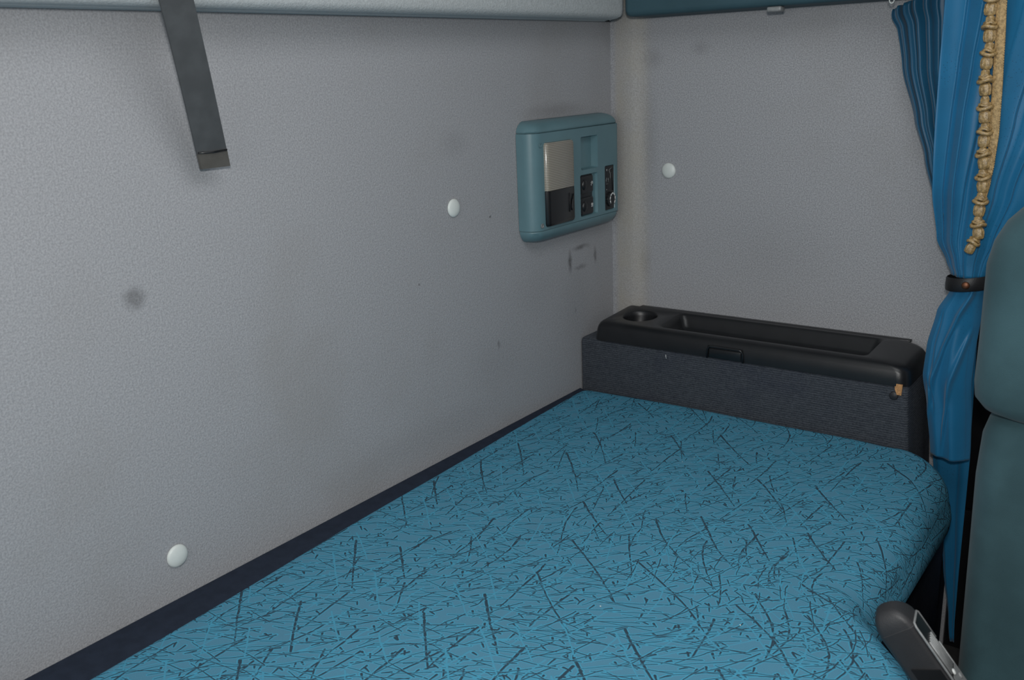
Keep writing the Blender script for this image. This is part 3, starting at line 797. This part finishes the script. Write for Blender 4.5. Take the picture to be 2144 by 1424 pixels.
for i, (yy, zz) in enumerate(barrels):
    up = barrels[i - 1] if i else (-.7300, .7480)
    d = (0, up[0] - yy, up[1] - zz); hgt = sqrt(d[1] ** 2 + d[2] ** 2)
    obj('fringe_tuft', tuft(yy + .001, zz, (0, d[1] * .7 + rnd.uniform(-.003, .003), d[2]), .97 if i < 10 else .85, hgt), M_golds, br, 50)
# header hook and rail
rail = thing('curtain_rail', (-.05, -.85, .739), 'thin black curtain rail above the blue curtains', 'curtain rail')
bm = bmesh.new(); box(bm, (-.130, -1.15, .7405), (-.096, -.548, .752), .002); obj('rail_bar', bm, M_blackg, rail, 40)
bm = bmesh.new(); pts = [(-.107, -.576 + .004 * cos(a), .7335 + .006 * sin(a)) for a in [2 * pi * i / 14 for i in range(14)]]
tube(bm, pts, .0011, 6, closed=True); hk = obj('curtain_ring', bm, M_button, rail); hk['label'] = 'small pale curtain ring'

# tieback
tb = thing('curtain_tieback', (-.09, -.724, .272), 'black leather tieback band with copper snap round the blue curtains', 'tieback')
bm = bmesh.new(); rings = []
def tie_ring(z, d):
    out = []
    for i in range(40):
        a = 2 * pi * i / 40
        out.append((-.088 + (.044 + d) * cos(a) , -.7255 + (.036 + d) * sin(a), z - .0045 * sin(a) - .002 * cos(a)))
    return out
outer = [tie_ring(zz, d) for zz, d in ((.2755, -.0005), (.277, .0006), (.286, .0010), (.296, .0006), (.2975, -.0005))]
inner = [tie_ring(zz, -.002) for zz in (.2975, .2755)]
loft(bm, outer + inner + [outer[0]], True, False, False); obj('band', bm, M_leather, tb, 50)
a = radians(183); sc_ = Vector((-.088 + .045 * cos(a), -.7255 + .037 * sin(a), .2885))
bm = bmesh.new(); lathe(bm, [(0, .000), (.0062, .000), (.0060, .0015), (.0045, .0028), (.0020, .0034), (0, .0035)], sc_ + Vector((.0005, 0, 0)), (cos(a), sin(a) * 1.2, 0), 20)
sn = obj('snap_button', bm, M_copper, tb); sn['label'] = 'copper snap button'

# ================================================================== seat
seat = thing('seat', (-.22, -.94, -.44), 'teal velour seat backrest standing right of the curtains', 'seat')
def seat_ring(z, rear, front, d, left=-.45, right=-.17, r=.05):
    r = min(r, (rear - front - 2 * d) * .45)
    return [(x, y, z) for x, y in rrect(left + d, right - d, front + d, rear - d, (r, r, r, r), 8)]
bm = bmesh.new()
rows = []
for z, rear, d in ((-.44, -.820, .03), (-.425, -.820, .008), (-.40, -.820, 0), (-.2, -.818, 0), (.0, -.816, 0), (.09, -.815, 0), (.150, -.816, .002), (.172, -.818, .006), (.182, -.822, .012), (.187, -.826, .022)):
    rows.append(seat_ring(z, rear, -1.02, d))
loft(bm, rows)
# soft side bolster: a shallow valley down the side that meets the eye
for q in bm.verts:
    if q.co.x < -.40:
        q.co.x += .010 * math.exp(-((q.co.y + .872) / .016) ** 2) - .016 * sstep(-.885, -.93, q.co.y)
obj('lower_backrest', bm, M_velour, seat, 60)
bm = bmesh.new(); rows = []
for z, rear, d in ((.181, -.826, .028), (.183, -.818, .016), (.191, -.809, .006), (.205, -.804, .001), (.225, -.803, 0), (.28, -.804, 0), (.34, -.804, 0), (.385, -.804, 0), (.415, -.808, .002), (.44, -.816, .006), (.462, -.830, .012), (.48, -.846, .02), (.495, -.867, .03), (.503, -.885, .045)):
    rows.append(seat_ring(z, rear, -1.03, d, -.458))
loft(bm, rows); obj('upper_backrest', bm, M_velour, seat, 60)
bm = bmesh.new(); box(bm, (-.50, -1.50, -.44), (-.17, -1.03, -.16), .05, 4); obj('seat_cushion', bm, M_velour, seat)

# ================================================================== grey plastic handle housing
ax_d = Vector((.139, -.568, -.812)).normalized()      # down the housing
n1 = Vector((-.977, -.212, -.019)); n1 = (n1 - ax_d * n1.dot(ax_d)).normalized()
n2 = ax_d.cross(n1).normalized()
if n2.z < 0: n2 = -n2
E = Vector((-.874, -.853, .112))
def hp(u, v, w_): return E + ax_d * u - n2 * v - n1 * w_
hh = thing('handle_housing', tuple(hp(.30, .016, .016)), 'dark grey plastic handle housing with ribbed slot, beside the mattress edge', 'handle')
def hring(u, v0, v1, w0, w1, r=.006):
    r = min(r, (v1 - v0) * .45, (w1 - w0) * .45)
    return [hp(u if not callable(u) else u(v, w_), v, w_) for v, w_ in rrect(v0, v1, w0, w1, r, 4)]
bm = bmesh.new()
rows = []
for i in range(8):                                    # domed top above the crease
    t = radians(90 * i / 7); k = 1 - sin(t)
    rows.append(hring(-.0215 * cos(t), .019 * k ** .9, .0372 - .011 * k, .010 * k, .0338 - .010 * k, .006))
rows += [hring(.0004, -.0003, .0375, -.0003, .034), hring(.02, 0, .0375, 0, .034), hring(.10, 0, .038, 0, .034), hring(.30, 0, .038, 0, .034)]
loft(bm, rows); obj('shell', bm, M_greyplas, hh, 26)
def bar3(bm, a, b, r=.0013): tube(bm, [a, b], r, 8)
bm = bmesh.new()
o_ = -.0006
tube(bm, [hp(.105, o_, .0015), hp(.047, o_, .0015), hp(.002, o_, .0015), hp(-.001, o_, .004), hp(.0005, o_, .029), hp(.003, o_, .0315), hp(.034, o_, .0318)], .0012, 8)
tube(bm, [hp(.040, o_, .0318), hp(.105, o_, .0318)], .0012, 8)
rm = obj('slot_rim', bm, M_steel, hh); rm['label'] = 'pale worn rim round the slot'
bm = bmesh.new()
ring = [hp(u, -.0004, w_) for u, w_ in ((.002, .0030), (.001, .016), (.002, .030), (.008, .0305), (.105, .0305), (.105, .0030))]
loft(bm, [ring, [p + n2 * .0006 for p in ring]]); obj('slot_bed', bm, M_blackg, hh, 30)
bm = bmesh.new()
for i in range(5):
    w_ = .0075 + .0042 * i
    tube(bm, [hp(.024, -.0012, w_), hp(.062, -.0012, w_)], .0017, 8)
rb = obj('slot_ribs', bm, M_steel, hh); rb['label'] = 'grey ribbed slide in the slot'
bm = bmesh.new(); ring = [hp(u, -.0012, w_) for u, w_ in ((.0655, .005), (.0655, .029), (.12, .029), (.12, .005))]
loft(bm, [ring, [p + n2 * .0012 for p in ring]]); obj('end_plate', bm, M_steel, hh, 30)
for (u, w_, m_) in ((.0635, .012, M_mark), (.0750, .022, M_steel)):
    bm = bmesh.new(); lathe(bm, [(0, 0), (.0032, 0), (.0030, .001), (.002, .0016), (0, .0017)], hp(u, -.0022, w_), n2, 16); obj('screw', bm, m_, hh)
bm = bmesh.new()
ring = [hp(u, v, -.0006) for u, v in ((.050, .003), (.040, .028), (.14, .028), (.14, .003))]
loft(bm, [ring, [p + n1 * .0012 for p in ring]]); sp = obj('side_panel', bm, M_blackg, hh, 30)
